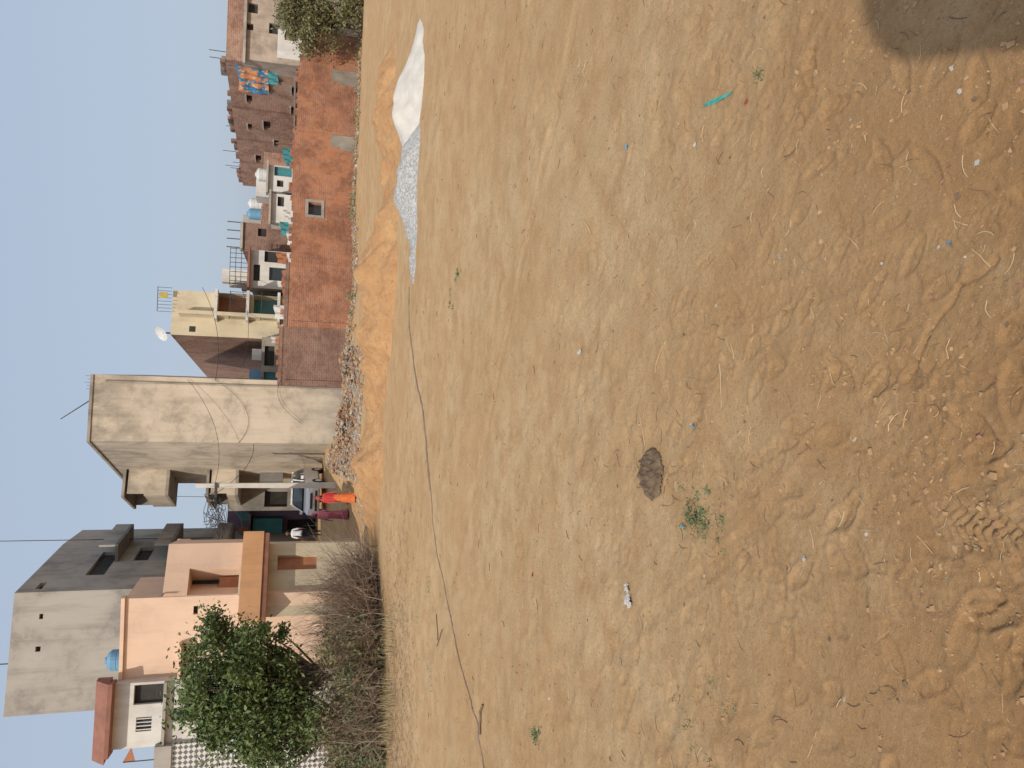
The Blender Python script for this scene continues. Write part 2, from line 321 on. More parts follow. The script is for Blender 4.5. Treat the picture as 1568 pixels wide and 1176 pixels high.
pa=v2(P(190,1045,Y=30)); pb=v2(P(190,917,Y=30)); pc=v2(P(262,833,Y=31.2))
zu=P(190,980,Y=30).z; zm=P(250,900,Y=30.2).z; zb=P(383,890,Y=30.3).z
mb=MB()
up=[op(pa,pb,280,985,316,1030,m_grille),op(pa,pb,270,1047,300,1100,m_glass),op(pa,pb,296,928,303,941,m_dark)]
mb.house([pa,pb,pb+Vector((.05,2.8)),pa+Vector((-.3,2.8))],-.3,zu,m_peach,{0:up})
s0,s1,z0_,z1_,_=up[0]
for k in range(5): t=s0+(s1-s0)*(k+.5)/5; mb.wbox(pa,pb,t-.02,t+.02,z0_,z1_,-.15,-.1,m_cream)
for k in range(3): t=z0_+(z1_-z0_)*(k+.5)/3; mb.wbox(pa,pb,s0,s1,t-.02,t+.02,-.16,-.09,m_cream)
mb.wbox(pa,pb,-.1,(pb-pa).length+.05,zu,zu+.12,-.3,.12,m_peach); mb.wbox(pa,pb,s0-.1,s1+.1,z1_+.03,z1_+.12,0,.35,m_peach)
ri=[op(pb,pc,288,870,368,914,m_dark)]
zfl=zb-.35
mb.house([pb+Vector((.01,.02)),pc,pc+Vector((-.35,2.4)),pb+Vector((.06,2.6))],zfl,zm,m_peach,{0:ri},par=.5,depth=1.2)
s0,s1,z0_,z1_,_=ri[0]
mb.wbox(pb,pc,s0,s1,z0_,z0_+.06,-.15,.05,m_cream)
mb.wbox(pb,pc,s0+.25*(s1-s0),s0+.6*(s1-s0),z0_+.9,z1_-.5,-1.1,-1.05,m_blue); mb.wbox(pb,pc,s0+.55*(s1-s0),s1-.05,z0_+.1,z0_+.8,-.8,-.75,m_door)
mb.wbox(pb,pc,s0+.05,s0+.35,z0_+.3,z0_+1.0,-.5,-.45,m_white)
mb.wbox(pb,pc,-1.1,(pc-pb).length+.25,zb-.42,zb+.32,.0,.45,m_orange)
mb.wbox(pb,pc,-1.1,(pc-pb).length+.2,zb-.62,zb-.42,-.2,.40,m_terr)
d=(pc-pb).normalized(); q0=pb-d*1.0+Vector((0,.35)); q1=pc-d*.15+Vector((0,.35))
mb.house([q0,q1,q1+Vector((-.3,1.8)),q0+Vector((0,2))],-.3,zb-.6,m_cream,{0:[op(q0,q1,425,850,485,872,m_door)]})
mb.obj('peach_house')
mb=MB(); wz=P(175,1095,Y=29.6).z
wa=v2(P(200,1146,Y=29.3)); wb=v2(P(200,1046,Y=29.6))
w=[op(wa,wb,205,1048,250,1078,m_dark),op(wa,wb,208,1098,232,1120,m_glass),op(wa,wb,262,1085,300,1104,m_glass)]
mb.house([wa,wb,wb+Vector((0,6)),wa+Vector((-.3,6))],-.3,wz,m_white,{0:w})
s0,s1,z0_,z1_,_=w[1]
for k in range(4): t=s0+(s1-s0)*(k+.5)/4; mb.wbox(wa,wb,t-.015,t+.015,z0_,z1_,-.05,-.02,m_white)
LW=(wb-wa).length
mb.wbox(wa,wb,-.15,LW+.1,wz,wz+.14,-.3,.5,m_terr)
mb.hexa([(wa.x-.3,wa.y-.45,wz+.14),(wb.x+.15,wb.y-.45,wz+.14),(wb.x+.15,wb.y+.3,wz+.14),(wa.x-.3,wa.y+.3,wz+.14),(wa.x-.3,wa.y+.0,wz+.6),(wb.x+.15,wb.y+.0,wz+.6),(wb.x+.15,wb.y+.3,wz+.6),(wa.x-.3,wa.y+.3,wz+.6)],m_terr)
mb.wbox(wa,wb,0,LW,P(250,1100,Y=29.5).z-.1,P(250,1100,Y=29.5).z,0,.25,m_conc); mb.obj('white_house')
mb=MB(); ta=v2(P(245,1215,Y=29)); tb=v2(P(245,1142,Y=29.1)); tz=P(262,1155,Y=29).z
mb.house([ta,tb,tb+Vector((0,5)),ta+Vector((0,5))],-.3,tz,m_tile); mb.wbox(ta,tb,0,(tb-ta).length,tz,tz+.55,-.3,.1,m_conc)
mb.cyl((tb.x-.6,tb.y+.3,tz+.4),(tb.x-.6,tb.y+.3,tz+1.6),.02,.02,m_iron,5); mb.face([(tb.x-.6,tb.y+.3,tz+1.6),(tb.x-.1,tb.y+.35,tz+1.35),(tb.x-.6,tb.y+.3,tz+1.2)],m_door)
mb.obj('tiled_house')

def tank(c,r,hh,mat):
    mb=MB(); n=20
    pr=[(1.0,0),(1.0,.22),(.96,.25),(1.0,.28),(1.0,.5),(.96,.53),(1,.56),(1,.78),(.8,.9),(.35,.97),(.33,1.03),(0.01,1.04)]
    rings=[[(c[0]+r*a*math.cos(6.2832*i/n),c[1]+r*a*math.sin(6.2832*i/n),c[2]+hh*z) for i in range(n)] for a,z in pr]
    for k in range(len(rings)-1):
        for i in range(n): j=(i+1)%n; mb.face([rings[k][i],rings[k][j],rings[k+1][j],rings[k+1][i]],mat)
    mb.face(rings[0][::-1],mat); return mb
p=P(188,1010,Y=31.5); tank((p.x,p.y,zu),.38,.85,m_blue).obj('blue_water_tank')

mb=MB(); a=v2(P(400,850,Y=50)); b2=v2(P(400,722,Y=50)); z=P(348,800,Y=50).z
mb.house([a,b2,b2+Vector((0,5)),a+Vector((0,5))],0,z,m_purple,{0:[op(a,b2,440,795,490,812,m_dark),op(a,b2,400,760,435,780,m_dark)]})
s0,s1,z0_,z1_,_=op(a,b2,388,790,432,832,m_teal); mb.wbox(a,b2,s0,s1,z0_,z1_,.0,.9,m_teal)
s0,s1,z0_,z1_,_=op(a,b2,350,782,385,830,m_teal); mb.wbox(a,b2,s0-1,s1,z0_,z0_+.12,.0,1.3,m_conc2)
for k in range(7): mb.wbox(a,b2,s0+k*.3,s0+k*.3+.22,z0_+.15,z0_+.6+.3*random.random(),1.2,1.25,random.choice([m_teal,m_door,m_white,m_conc2]))
mb.obj('purple_house')
mb=MB(); a=v2(P(400,782,Y=46)); b2=v2(P(400,745,Y=47)); mb.house([a,b2,b2+Vector((0,4)),a+Vector((0,4))],0,P(350,765,Y=46).z,m_conc,{0:[op(a,b2,405,750,440,776,m_dark)]}); mb.obj('alley_shop')

zt=P(262,480,Y=44).z; a=v2(P(300,514,Y=44)); b2=v2(P(300,446,Y=44.5)); side=v2(P(318,578,z=zt)); mb=MB()
o0=[op(a,b2,330,450,378,488,m_door),op(a,b2,388,450,425,485,m_teal)]
mb.house([a,b2,b2+Vector((1,12)),side+Vector((1,2)),side],-.3,zt,m_cream,{0:o0},sides={4:m_brick2},depth=.9)
Lc=(b2-a).length
for za in (o0[0][2],o0[1][2],o0[0][3],): mb.wbox(a,b2,.8,Lc,za-.15,za,0,.7,m_white)
for za in (o0[0][2],o0[1][2]):
    mb.wbox(a,b2,.85,Lc-.05,za+.8,za+.84,.6,.64,m_iron)
    for k in range(14): t=.9+(Lc-1)*k/13; mb.wbox(a,b2,t,t+.02,za,za+.8,.61,.63,m_iron)
mb.wbox(a,b2,1.0,1.2,o0[1][2],zt-.4,0.0,.7,m_cream)
mb.wbox(a,b2,.2,.5,zt-1.2,zt-.9,0,.02,m_dark)
for k in range(8): mb.cyl((a.x+1.2+k*.18,a.y+.1,zt),(a.x+1.2+k*.18,a.y+.1,zt+.7),.015,.015,m_iron,4)
mb.box(a.x+1.2,a.x+2.5,a.y+.09,a.y+.12,zt+.68,zt+.71,m_iron)
m_yel=M('yellow_cloth',(.5,.4,.1)); mb.box(a.x+1.9,a.x+2.2,a.y+.0,a.y+.06,zt+.2,zt+.6,m_yel)
c0=Vector((a.x+.1,a.y+.6,zt+.45)); n=14; ax=Vector((-.5,-.6,.6)).normalized(); u=ax.orthogonal().normalized(); w_=ax.cross(u); prev=None
for k in range(5):
    rr=.42*k/4; ring=[c0+ax*(rr*rr*.7)+(u*math.cos(6.283*i/n)+w_*math.sin(6.283*i/n))*max(rr,.01) for i in range(n)]
    if prev:
        for i in range(n): mb.face([prev[i],prev[(i+1)%n],ring[(i+1)%n],ring[i]],m_tankw)
    prev=ring
mb.cyl((c0.x,c0.y,zt),c0,.04,.04,m_iron,5)
mb.obj('cream_balcony_house')
mb=MB(); a=v2(P(400,592,Y=43)); b2=v2(P(400,516,Y=43)); zz=P(400,550,Y=43).z
mb.house([a,b2,b2+Vector((0,2.5)),a+Vector((0,2.5))],-.3,zz,m_beige2,{0:[op(a,b2,404,570,425,583,m_teal),op(a,b2,405,530,420,560,m_dark)]})
mb.box(a.x+.3,a.x+.9,a.y+.5,a.y+1,zz,zz+.6,m_blue); mb.box(a.x+1.4,a.x+2,a.y+.5,a.y+1.2,zz,zz+.5,m_white)
mb.obj('teal_door_shed')

def simple(name,x,y0,y1,Yd,mat,ops=(),deep=5,par=0,zb_=-.3,Y1=None,extra=None,depth=.2):
    mb=MB(); a=v2(P(x,y0,Y=Yd)); b2=v2(P(x,y1,Y=Y1 or Yd)); z=P(x,(y0+y1)/2,Y=(Yd+(Y1 or Yd))/2).z
    mb.house([a,b2,b2+Vector((.3,deep)),a+Vector((0,deep))],zb_,z,mat,{0:[op(a,b2,*o) for o in ops]},par=par,depth=depth)
    if extra: extra(mb,a,b2,z,(b2-a).length)
    return mb.obj(name)
def rail(mb,a,b2,z,L):
    mb.wbox(a,b2,-.1,L+.1,z,z+.12,-.2,.5,m_terr)
    for zz in (.45,.75,1.05): mb.wbox(a,b2,0,L,z+zz,z+zz+.03,.35,.38,m_iron)
    for k in range(9): mb.wbox(a,b2,L*k/8.3,L*k/8.3+.03,z+.12,z+1.05,.35,.38,m_iron)
    mb.wbox(a,b2,L*.15,L*.5,z+.12,z+1.6,-2,-1.0,m_white)
simple('stair_house',383,440,382,47,m_white,[(405,385,435,402,m_dark),(388,405,398,430,m_dark),(412,410,440,430,m_glass)],extra=rail)
def col(mb,a,b2,z,L):
    mb.wbox(a,b2,0,L,z,z+.15,-.3,.15,m_conc)
    for k in range(4): mb.wbox(a,b2,.15+k*.5,.2+k*.5,z,z+.9,0,.05,m_iron)
simple('brown_brick_house',372,384,340,49,m_brick3,[(395,350,408,362,m_dark)],extra=col)
simple('long_brick_house',402,378,232,53,m_brick2,[(415,290,428,300,m_dark),(412,345,424,354,m_dark)])
def hut(mb,a,b2,z,L): mb.wbox(a,b2,-.15,L+.15,z,z+.1,-.5,.3,m_conc)
simple('white_hut',415,340,296,44,m_white,[(425,301,435,316,m_dark)],deep=2,extra=hut,zb_=0)
simple('blue_door_hut',411,292,252,45,m_white,[(420,256,447,270,m_teal),(424,276,434,286,m_dark)],deep=2,extra=hut,zb_=0)
simple('upper_room',392,300,272,51,m_white,[],deep=2,zb_=2)
simple('grey_room',372,345,328,56,m_conc,[],deep=2,zb_=2)
for (x,y,Yd,r,mat) in ((402,268,50,.40,m_tankw),(388,328,54,.36,m_blue),(358,432,52,.36,m_tankw),(390,312,54,.36,m_tankw)):
    p=P(x,y,Y=Yd); mb=tank((p.x,p.y,p.z-.5),r,.9,mat); mb.box(p.x-.5,p.x+.5,p.y-.5,p.y+.5,2.0,p.z-.505,m_brick2); mb.obj('rooftop_water_tank')
zt=P(345,92,Y=48).z; b2=v2(P(345,92,Y=48)); a=v2(P(372,284,z=zt)); mb=MB()
o0=[op(a,b2,x,y,x+w_,y+h_,m_dark) for x,y,w_,h_ in ((404,186,10,11),(447,134,8,10),(446,164,8,8),(378,146,8,9),(392,238,8,8),(420,215,7,7),(425,118,9,8),(380,190,6,6),(410,262,7,7))]
mb.house([a,b2,b2+Vector((6,6)),a+Vector((6,3))],-.5,zt,m_brick2,{0:o0},par=.4)
Lr=(b2-a).length
for o_ in o0: mb.wbox(a,b2,o_[0]-.08,o_[1]+.08,o_[3]+.01,o_[3]+.09,0,.12,m_conc)
for k in range(34):
    s=Lr*random.random(); mb.wbox(a,b2,s,s+.3+.5*random.random(),zt,zt+.1+.3*random.random(),-.25,-.05,random.choice([m_brick2,m_brick3,m_brick2,m_brick3,m_conc2,m_terr]))
for k in range(7):
    s=Lr*random.random(); mb.wbox(a,b2,s,s+.03,zt,zt+.6+.7*random.random(),-.6,-.57,m_iron)
for q in (.25,.45,.7): mb.wbox(a,b2,Lr*q,Lr*q+.23,-.2,zt-.02,0,.05,m_brick3)
mb.wbox(a,b2,0,Lr,3.3,3.4,0,.06,m_conc)
mb.obj('brick_house')
s0,s1,z0_,z1_,_=op(a,b2,363,100,411,138,m_blue)
m_cl,n,l,b=nt('printed_cloth'); b.inputs['Roughness'].default_value=.9
c=mixc(n,l,ramp(n,l,noise(n,l,1.6,3,rough=.7),.49,.52),(.04,.22,.42),(.65,.25,.1)); c=mixc(n,l,ramp(n,l,noise(n,l,4,3,rough=.7),.56,.6),c,(.7,.6,.35)); l.new(c,b.inputs['Base Color'])
mb=MB(); d=(b2-a).normalized(); nn=Vector((d.y,-d.x)); N=14
def cp(i,j):
    s=s0+(s1-s0)*i/N; z=z1_-(z1_-z0_)*j/N; e=.15+.05*math.sin(i*1.7+j*.25)+.03*math.sin(j*.9); q=a+d*s+nn*e; return (q.x,q.y,z-.12*math.sin(math.pi*i/N)*(1-j/N))
for i in range(N):
    for j in range(N): mb.face([cp(i,j),cp(i,j+1),cp(i+1,j+1),cp(i+1,j)],m_cl)
mb.obj('hanging_cloth',True)
def tin(mb,a,b2,z,L):
    mb.wbox(a,b2,-.2,L+.2,z,z+.9,-.2,.1,m_brick2); mb.wbox(a,b2,-.3,L+.3,z-.15,z,-.2,.25,m_conc)
simple('plastered_house',374,90,-40,47,M('pink_plaster',(.50,.40,.32),(.38,.30,.24),1,streak=.5,blot=.5),[(378,36,388,46,m_dark),(412,36,428,52,m_dark),(425,60,445,76,m_dark),(380,5,395,20,m_dark)],extra=tin)
simple('white_outhouse',425,88,44,46.9,m_white,[(436,50,452,62,m_dark)],deep=.5,zb_=-.3)

# boundary wall
mb=MB()
pts=[(591,430,38.2),(500,434,38.8),(402,449,40),(300,446,42),(200,451,44),(100,460,46),(-60,468,49),(-400,470,55)]
for k in range(len(pts)-1):
    y0,x0,Y0=pts[k]; y1,x1,Y1=pts[k+1]; a=v2(P(x0,y0,Y=Y0)); b2=v2(P(x1,y1,Y=Y1)); z=P((x0+x1)/2,(y0+y1)/2,Y=(Y0+Y1)/2).z
    ops=[op(a,b2,472,310,492,330,m_glass)] if k==2 else ()
    mat=m_brick3 if k==0 else m_brick
    mb.wall(a,b2,-.8,z,mat,ops); off=Vector((0,.24)); Lk=(b2-a).length
    mb.face([(a.x,a.y,z),(b2.x,b2.y,z),(b2.x,b2.y+.24,z),(a.x,a.y+.24,z)],mat); mb.wall(b2+off,a+off,-.8,z,mat)
    mb.wall(b2,b2+off,-.8,z,mat); mb.wall(a+off,a,-.8,z,mat)
    if ops:
        s0,s1,z0_,z1_,_=ops[0]
        for q in ((s0-.15,s1+.15,z1_,z1_+.15),(s0-.15,s1+.15,z0_-.15,z0_),(s0-.15,s0,z0_,z1_),(s1,s1+.15,z0_,z1_)): mb.wbox(a,b2,*q,0,.04,m_conc)
    mb.wbox(a,b2,.02,.3,-.5,z-.1,0,.06,mat)
    if k<2: mb.wbox(a,b2,0,Lk,z,z+.18,-.2,.03,m_brick3)
    if k in (3,4):
        s0,s1,_,_,_=op(a,b2,500,100+(100 if k==3 else 0),540,130+(100 if k==3 else 0),m_conc); mb.wbox(a,b2,max(.05,s0),min(Lk,s1+1),-.3,.8,0,.03,m_beige2); mb.wbox(a,b2,max(.05,s0)+.2,min(Lk,s1),.8,1.3,0,.028,m_beige2)
    for t in range(int(Lk*2.5)):
        s=Lk*random.random(); mb.wbox(a,b2,s,s+.23,z+(.18 if k<2 else 0),z+(.18 if k<2 else 0)+.08*random.randint(1,2),-.15,-.03,m_brick)
mb.obj('brick_boundary_wall')
m_l=[m_white,m_white,m_white,m_door,M('red_cloth',(.4,.06,.05)),m_teal]
mb=MB()
for (x,y,Yd) in ((438,440,40.3),(442,420,40.5),(432,395,41),(446,365,41.5),(436,350,42),(440,330,42.6),(430,478,40.5),(425,520,40),(442,250,45),(442,236,45),(418,120,47)):
    p=P(x,y,Y=Yd); w=.3+.4*random.random(); hh=.3+.4*random.random(); mt=random.choice(m_l)
    for i in range(6):
        for j in range(4):
            f=lambda i,j:(p.x-w/2+w*i/6,p.y+.06*math.sin(i*2.1+j),p.z+hh/2-hh*j/4-.05*math.sin(i*.9))
            mb.face([f(i,j),f(i,j+1),f(i+1,j+1),f(i+1,j)],mt)
mb.obj('laundry',True)

# ---------------- utility pole + wires
pp=P(505,743,Y=36.5); pz=gz(pp.x,pp.y); top=P(300,748,Y=36.5).z
mb=MB(); m_pole=M('pole_concrete',(.60,.57,.51),(.5,.47,.42),2,bp=.2)
mb.hexa([(pp.x+s*.13,pp.y+t*.1,pz-.3) for s,t in ((-1,-1),(1,-1),(1,1),(-1,1))]+[(pp.x+s*.09,pp.y+t*.08,top) for s,t in ((-1,-1),(1,-1),(1,1),(-1,1))],m_pole)
mb.box(pp.x-1.0,pp.x+.15,pp.y-.16,pp.y-.105,top-.9,top-.78,m_iron)
for k in range(4): mb.cyl((pp.x-.95+k*.3,pp.y-.13,top-.78),(pp.x-.95+k*.3,pp.y-.13,top-.58),.035,.02,m_white,6)
mb.obj('utility_pole')
sg=Segs()
def wire(p0,p1,sag,r=.012,n=14):
    p0=Vector(p0);p1=Vector(p1); q=[p0.lerp(p1,k/n)-Vector((0,0,sag*4*(k/n)*(1-k/n))) for k in range(n+1)]
    for a,b in zip(q[:-1],q[1:]): sg.add(a,b,r,r,m_iron)
tp=(pp.x-.5,pp.y-.1,top-.6)
wire(tp,P(330,835,Y=33),.3); wire(tp,P(360,825,Y=34),.7); wire(tp,P(262,760,Y=44),.3); wire(tp,P(330,830,Y=50),.6); wire(tp,(-3.2,37.9,4.5),.5)
wire((-3.2,37.95,5.2),(-.3,38.2,6.3),.9,.008); wire((-2.2,37.95,2.4),(-.2,38.2,3.4),-.5,.008); wire(P(310,440,Y=44),(-.3,38.2,6.3),.4)
wire(tp,(-.3,38.2,7.5),.8,.009); wire(P(370,440,Y=43),P(372,560,Y=41),.3,.01)
for k in range(10):
    c0=P(330,800+random.uniform(-25,15),Y=36); pr=c0
    for q in range(7):
        nx=c0+Vector((random.uniform(-.9,.9),random.uniform(-.3,.3),random.uniform(-.5,.5))); sg.add(pr,nx,.010,.010,m_iron); pr=nx
sg.obj('overhead_wires',4)
sg=Segs(); m_gline=M('ground_line_brown',(.26,.195,.14),rough=.9); pr=None  # thin dark brown tube, partly sunk, drawn as a line across the field
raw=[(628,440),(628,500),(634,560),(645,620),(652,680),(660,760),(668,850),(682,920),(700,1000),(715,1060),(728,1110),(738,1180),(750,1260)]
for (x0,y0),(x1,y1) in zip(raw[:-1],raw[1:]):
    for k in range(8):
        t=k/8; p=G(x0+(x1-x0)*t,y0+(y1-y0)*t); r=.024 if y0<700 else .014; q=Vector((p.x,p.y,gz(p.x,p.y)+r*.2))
        if pr is not None: sg.add(pr,q,r,r,m_gline)
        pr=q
sg.obj('dark_ground_line',8,True)

# ---------------- scattered stuff
def chunks(name,xyz,mats,smin,smax,flat=.6):
    P_=np.asarray(xyz,float); k=len(P_); s=smin*(smax/smin)**(rng.random(k)**1.7)
    C=np.array([(-1,-1,-1),(1,-1,-1),(1,1,-1),(-1,1,-1),(-1,-1,1),(1,-1,1),(1,1,1),(-1,1,1)],float)[None]*rng.uniform(.45,1,(k,8,3))
    C=C*np.stack([s*rng.uniform(.6,1.3,k),s*rng.uniform(.6,1.2,k),s*flat*rng.uniform(.5,1.2,k)],-1)[:,None,:]
    a=rng.uniform(0,6.28,k);t=rng.uniform(-.6,.6,k); y=C[...,1]*np.cos(t)[:,None]-C[...,2]*np.sin(t)[:,None]; z=C[...,1]*np.sin(t)[:,None]+C[...,2]*np.cos(t)[:,None]
    x=C[...,0]*np.cos(a)[:,None]-y*np.sin(a)[:,None]; y2=C[...,0]*np.sin(a)[:,None]+y*np.cos(a)[:,None]
    V=np.stack([x,y2,z],-1)+P_[:,None,:]
    Q=np.array(((0,1,5,4),(1,2,6,5),(2,3,7,6),(3,0,4,7),(4,5,6,7),(3,2,1,0)))[None]+(np.arange(k)*8)[:,None,None]
    return npmesh(name,V.reshape(-1,3),Q.reshape(-1,4),mats,False,np.repeat(rng.integers(0,len(mats),k),6))
m_r1=M('rubble_grey',(.38,.33,.27),(.27,.23,.185),6);m_r2=M('rubble_light',(.44,.39,.32),(.36,.31,.25),6);m_r3=M('rubble_brick',(.35,.17,.11),(.25,.13,.09),6)
m_dirtc=M('clod',(.44,.28,.145),(.34,.205,.10),6); m_w=M('litter_white',(.5,.48,.44)); m_rd=M('litter_red',(.45,.08,.05))
k=3000; X_=-4.4+5.8*rng.random(k); Y_=rng.uniform(32.8,37.9,k); hg=.45*np.exp(-((Y_-35.8)/1.3)**2)*np.where(X_>-3.7,1,.4)*(.7+.5*np.sin(X_*2.3))
chunks('rubble_pile',np.stack([X_,Y_,gzs(X_,Y_)+rng.random(k)*np.maximum(hg,.03)],-1),[m_r1,m_dirtc,m_r1,m_r2,m_r3],.03,.14)
k=2600; X_=1+22*rng.random(k); Y_=37.6+np.maximum(0,X_-1)*.48-np.abs(rng.normal(.2,.8,k))
chunks('wall_base_litter',np.stack([X_,Y_,gzs(X_,Y_)+rng.random(k)*.12],-1),[m_r1,m_dirtc,m_r3,m_dirtc,m_r1,m_w,m_dirtc,m_r2],.025,.12)
k=600; X_=rng.uniform(-5.8,-3,k); Y_=rng.uniform(29,36,k)
chunks('roadside_debris',np.stack([X_,Y_,gzs(X_,Y_)+.01],-1),[m_r1,m_r2,m_w,m_r3,m_dirtc],.015,.07)
k=20000; r=2.1*np.exp(rng.random(k)**.85*2.5); a_=rng.uniform(-.75,.75,k); X_=r*np.sin(a_);Y_=r*np.cos(a_); ok=(vn(X_*1.4,Y_*1.4,12)+.5)**1.8>rng.random(k)*.8; X_=X_[ok];Y_=Y_[ok]
chunks('pebbles',np.stack([X_,Y_,gzs(X_,Y_)+.001],-1),[m_dirtc]*24+[m_r3,m_r3,m_r1],.002,.017)
m_st=M('straw',(.58,.45,.28),(.42,.30,.17),9); m_stk=M('dry_twig',(.22,.14,.085),(.14,.09,.055),9)
sg=Segs()
def stick(x,y,an,L,r,mat,bend=.1):
    n=4;t=np.arange(n+1)/n-.5; X_=x+math.cos(an)*L*t-math.sin(an)*bend*L*t*t*2;Y_=y+math.sin(an)*L*t+math.cos(an)*bend*L*t*t*2;Z_=gzs(X_,Y_)+r+.001
    for k in range(n): sg.add((X_[k],Y_[k],Z_[k]),(X_[k+1],Y_[k+1],Z_[k+1]),r,r,mat)
for k in range(1400):
    r=2.2*math.exp(random.random()**.8*2.2); a_=random.uniform(-.7,.7)
    stick(r*math.sin(a_),r*math.cos(a_),random.uniform(0,3.14),random.uniform(.02,.13),random.uniform(.0008,.002)*(1+r*.09),random.choice([m_st,m_stk]),random.uniform(-.4,.4))
for (x,y,an,L,r) in ((900,345,.9,.30,.006),(1105,590,.2,.3,.003),(1030,640,1.2,.32,.004),(1010,545,2.6,.3,.003),(985,660,.4,.25,.003),(1060,580,1.5,.25,.003),(668,960,.6,.5,.01),(735,1100,2.9,.5,.02),(672,975,2.4,.6,.012)):
    p=G(x,y); stick(p.x,p.y,an,L,r,m_st if r<.008 else m_stk)
for k in range(16):
    p=G(893+random.uniform(-12,12),112+random.uniform(-16,16)); stick(p.x,p.y,random.uniform(1,2.4),random.uniform(.12,.3),.003,m_st,random.uniform(-.8,.8))
for k in range(36):
    p=G(1020+random.gauss(0,35),700+random.gauss(0,50)); stick(p.x,p.y,random.uniform(0,3.14),random.uniform(.05,.2),.0018,random.choice([m_st,m_stk]),random.uniform(-.6,.6))
sg.obj('straw_litter',4)
k=260; r=2.3*np.exp(rng.random(k)*2.2); a_=rng.uniform(-.7,.7,k); X_=r*np.sin(a_);Y_=r*np.cos(a_)
chunks('dry_leaf_litter',np.stack([X_,Y_,gzs(X_,Y_)+.004],-1),[m_stk,m_br if False else m_r3,m_stk,m_w],.006,.02,.15)
# dung
p=G(998,728); N=100; xs=np.linspace(-.34,.34,N); XX,YY=np.meshgrid(xs,xs)
q=np.sqrt((XX/.19)**2+(YY/.17)**2)+.45*fbm(XX*7,YY*7,3,5)
k_=np.clip(1-q,0,1); lump=np.abs(fbm(XX*16,YY*16,3,8))
hh=np.where(q<1,.10*np.sqrt(k_)+(.09*lump-.02)*np.clip(k_*3,0,1),-.02)
ZZ=gzs(XX+p.x,YY+p.y)+hh; V=np.stack([XX+p.x,YY+p.y,ZZ],-1).reshape(-1,3); i=np.arange(N-1)[:,None]*N;j=np.arange(N-1)[None,:]
Q=np.stack([i+j,i+j+1,i+N+j+1,i+N+j],-1)[hh[:-1,:-1]>-.019]
npmesh('cow_dung',V,Q,M('dung',(.10,.065,.04),(.20,.14,.085),16,rough=.9,bp=.8,bs=70))
def scrap(name,x,y,w,l_,an,mat,cr=.02,n=10):
    p=G(x,y); mb=MB()
    def f(i,j):
        u=(i/n-.5)*w;v=(j/n-.5)*l_; k=1-.25*math.sin(i*1.3+j*.7); X_=p.x+(u*math.cos(an)-v*math.sin(an))*k;Y_=p.y+(u*math.sin(an)+v*math.cos(an))*k
        return (X_,Y_,gz(X_,Y_)+.006+cr*abs(math.sin(i*1.1+j*.8+x))*math.sin(math.pi*(i+.01)/n))
    for i in range(n):
        for j in range(n): mb.face([f(i,j),f(i+1,j),f(i+1,j+1),f(i,j+1)],mat)
    mb.obj(name,True)
scrap('grey_rag',964,920,.10,.12,.3,m_w,.03); scrap('grey_rag',962,900,.07,.07,.3,m_w,.025)
scrap('turquoise_ribbon',1098,152,.028,.34,-.1,M('turquoise',(.08,.45,.38)),.01); scrap('red_wrapper',1140,155,.02,.04,.4,m_rd,.01)
scrap('blue_wrapper',960,225,.04,.04,.4,m_blue,.02); scrap('blue_wrapper',1062,652,.03,.03,.4,m_blue,.02);scrap('blue_wrapper',1045,806,.03,.03,.4,m_blue,.02)
scrap('orange_wrapper',815,880,.05,.04,.4,m_door,.02); scrap('white_wrapper',885,538,.04,.08,.4,m_w,.02); scrap('white_wrapper',1062,220,.03,.04,.4,m_w,.01); scrap('white_wrapper',1232,855,.03,.03,.4,m_w,.01)
scrap('blue_wrapper',1450,372,.02,.02,0,m_blue,.01); scrap('white_wrapper',1462,105,.02,.02,0,m_w,.01); scrap('white_wrapper',1472,140,.02,.02,0,m_w,.01)
p=G(1522,728); chunks('dirt_clod',[(p.x,p.y,gz(p.x,p.y)+.012)],[m_dirtc],.022,.023,.6)

# ---------------- vegetation
def leafmat(name,a,b_):
    m,n,l,b=nt(name); b.inputs['Roughness'].default_value=.6
    c=mixc(n,l,ramp(n,l,noise(n,l,1.3,4),.35,.65),a,b_); c=mixc(n,l,ramp(n,l,noise(n,l,14,2),.4,.7),c,tuple(v*1.5 for v in b_)); l.new(c,b.inputs['Base Color']); return m
m_lf=leafmat('leaves',(.045,.08,.02),(.09,.125,.035)); m_lf2=leafmat('dusty_leaves',(.09,.10,.04),(.14,.13,.055)); m_grs=leafmat('dry_grass',(.22,.18,.09),(.30,.24,.13)); m_weed=leafmat('weed',(.09,.13,.055),(.14,.17,.08))
m_bark=M('bark',(.12,.09,.065),(.08,.06,.045),5,bp=.5); m_br=M('dry_branch',(.34,.265,.20),(.22,.165,.125),4); m_br2=M('red_twig',(.25,.165,.115),(.18,.12,.08),4)
def leaves(name,cen,n,size,mat):
    cen=np.asarray(cen); k=len(cen); N=n
    idx=rng.integers(0,k,N); c=cen[idx,:3]+rng.normal(0,1,(N,3))*cen[idx,3:4]*np.array([1,1,.75])
    a=rng.normal(0,1,(N,3)); a/=np.linalg.norm(a,axis=1)[:,None]; t=rng.normal(0,1,(N,3)); t-=a*(t*a).sum(1)[:,None]; t/=np.linalg.norm(t,axis=1)[:,None]
    s=size*(.6+.8*rng.random(N))[:,None]
    V=np.stack([c-a*s,c+t*s*.45,c+a*s,c-t*s*.45],1).reshape(-1,3)
    return npmesh(name,V,np.arange(4*N).reshape(-1,4),mat,False)
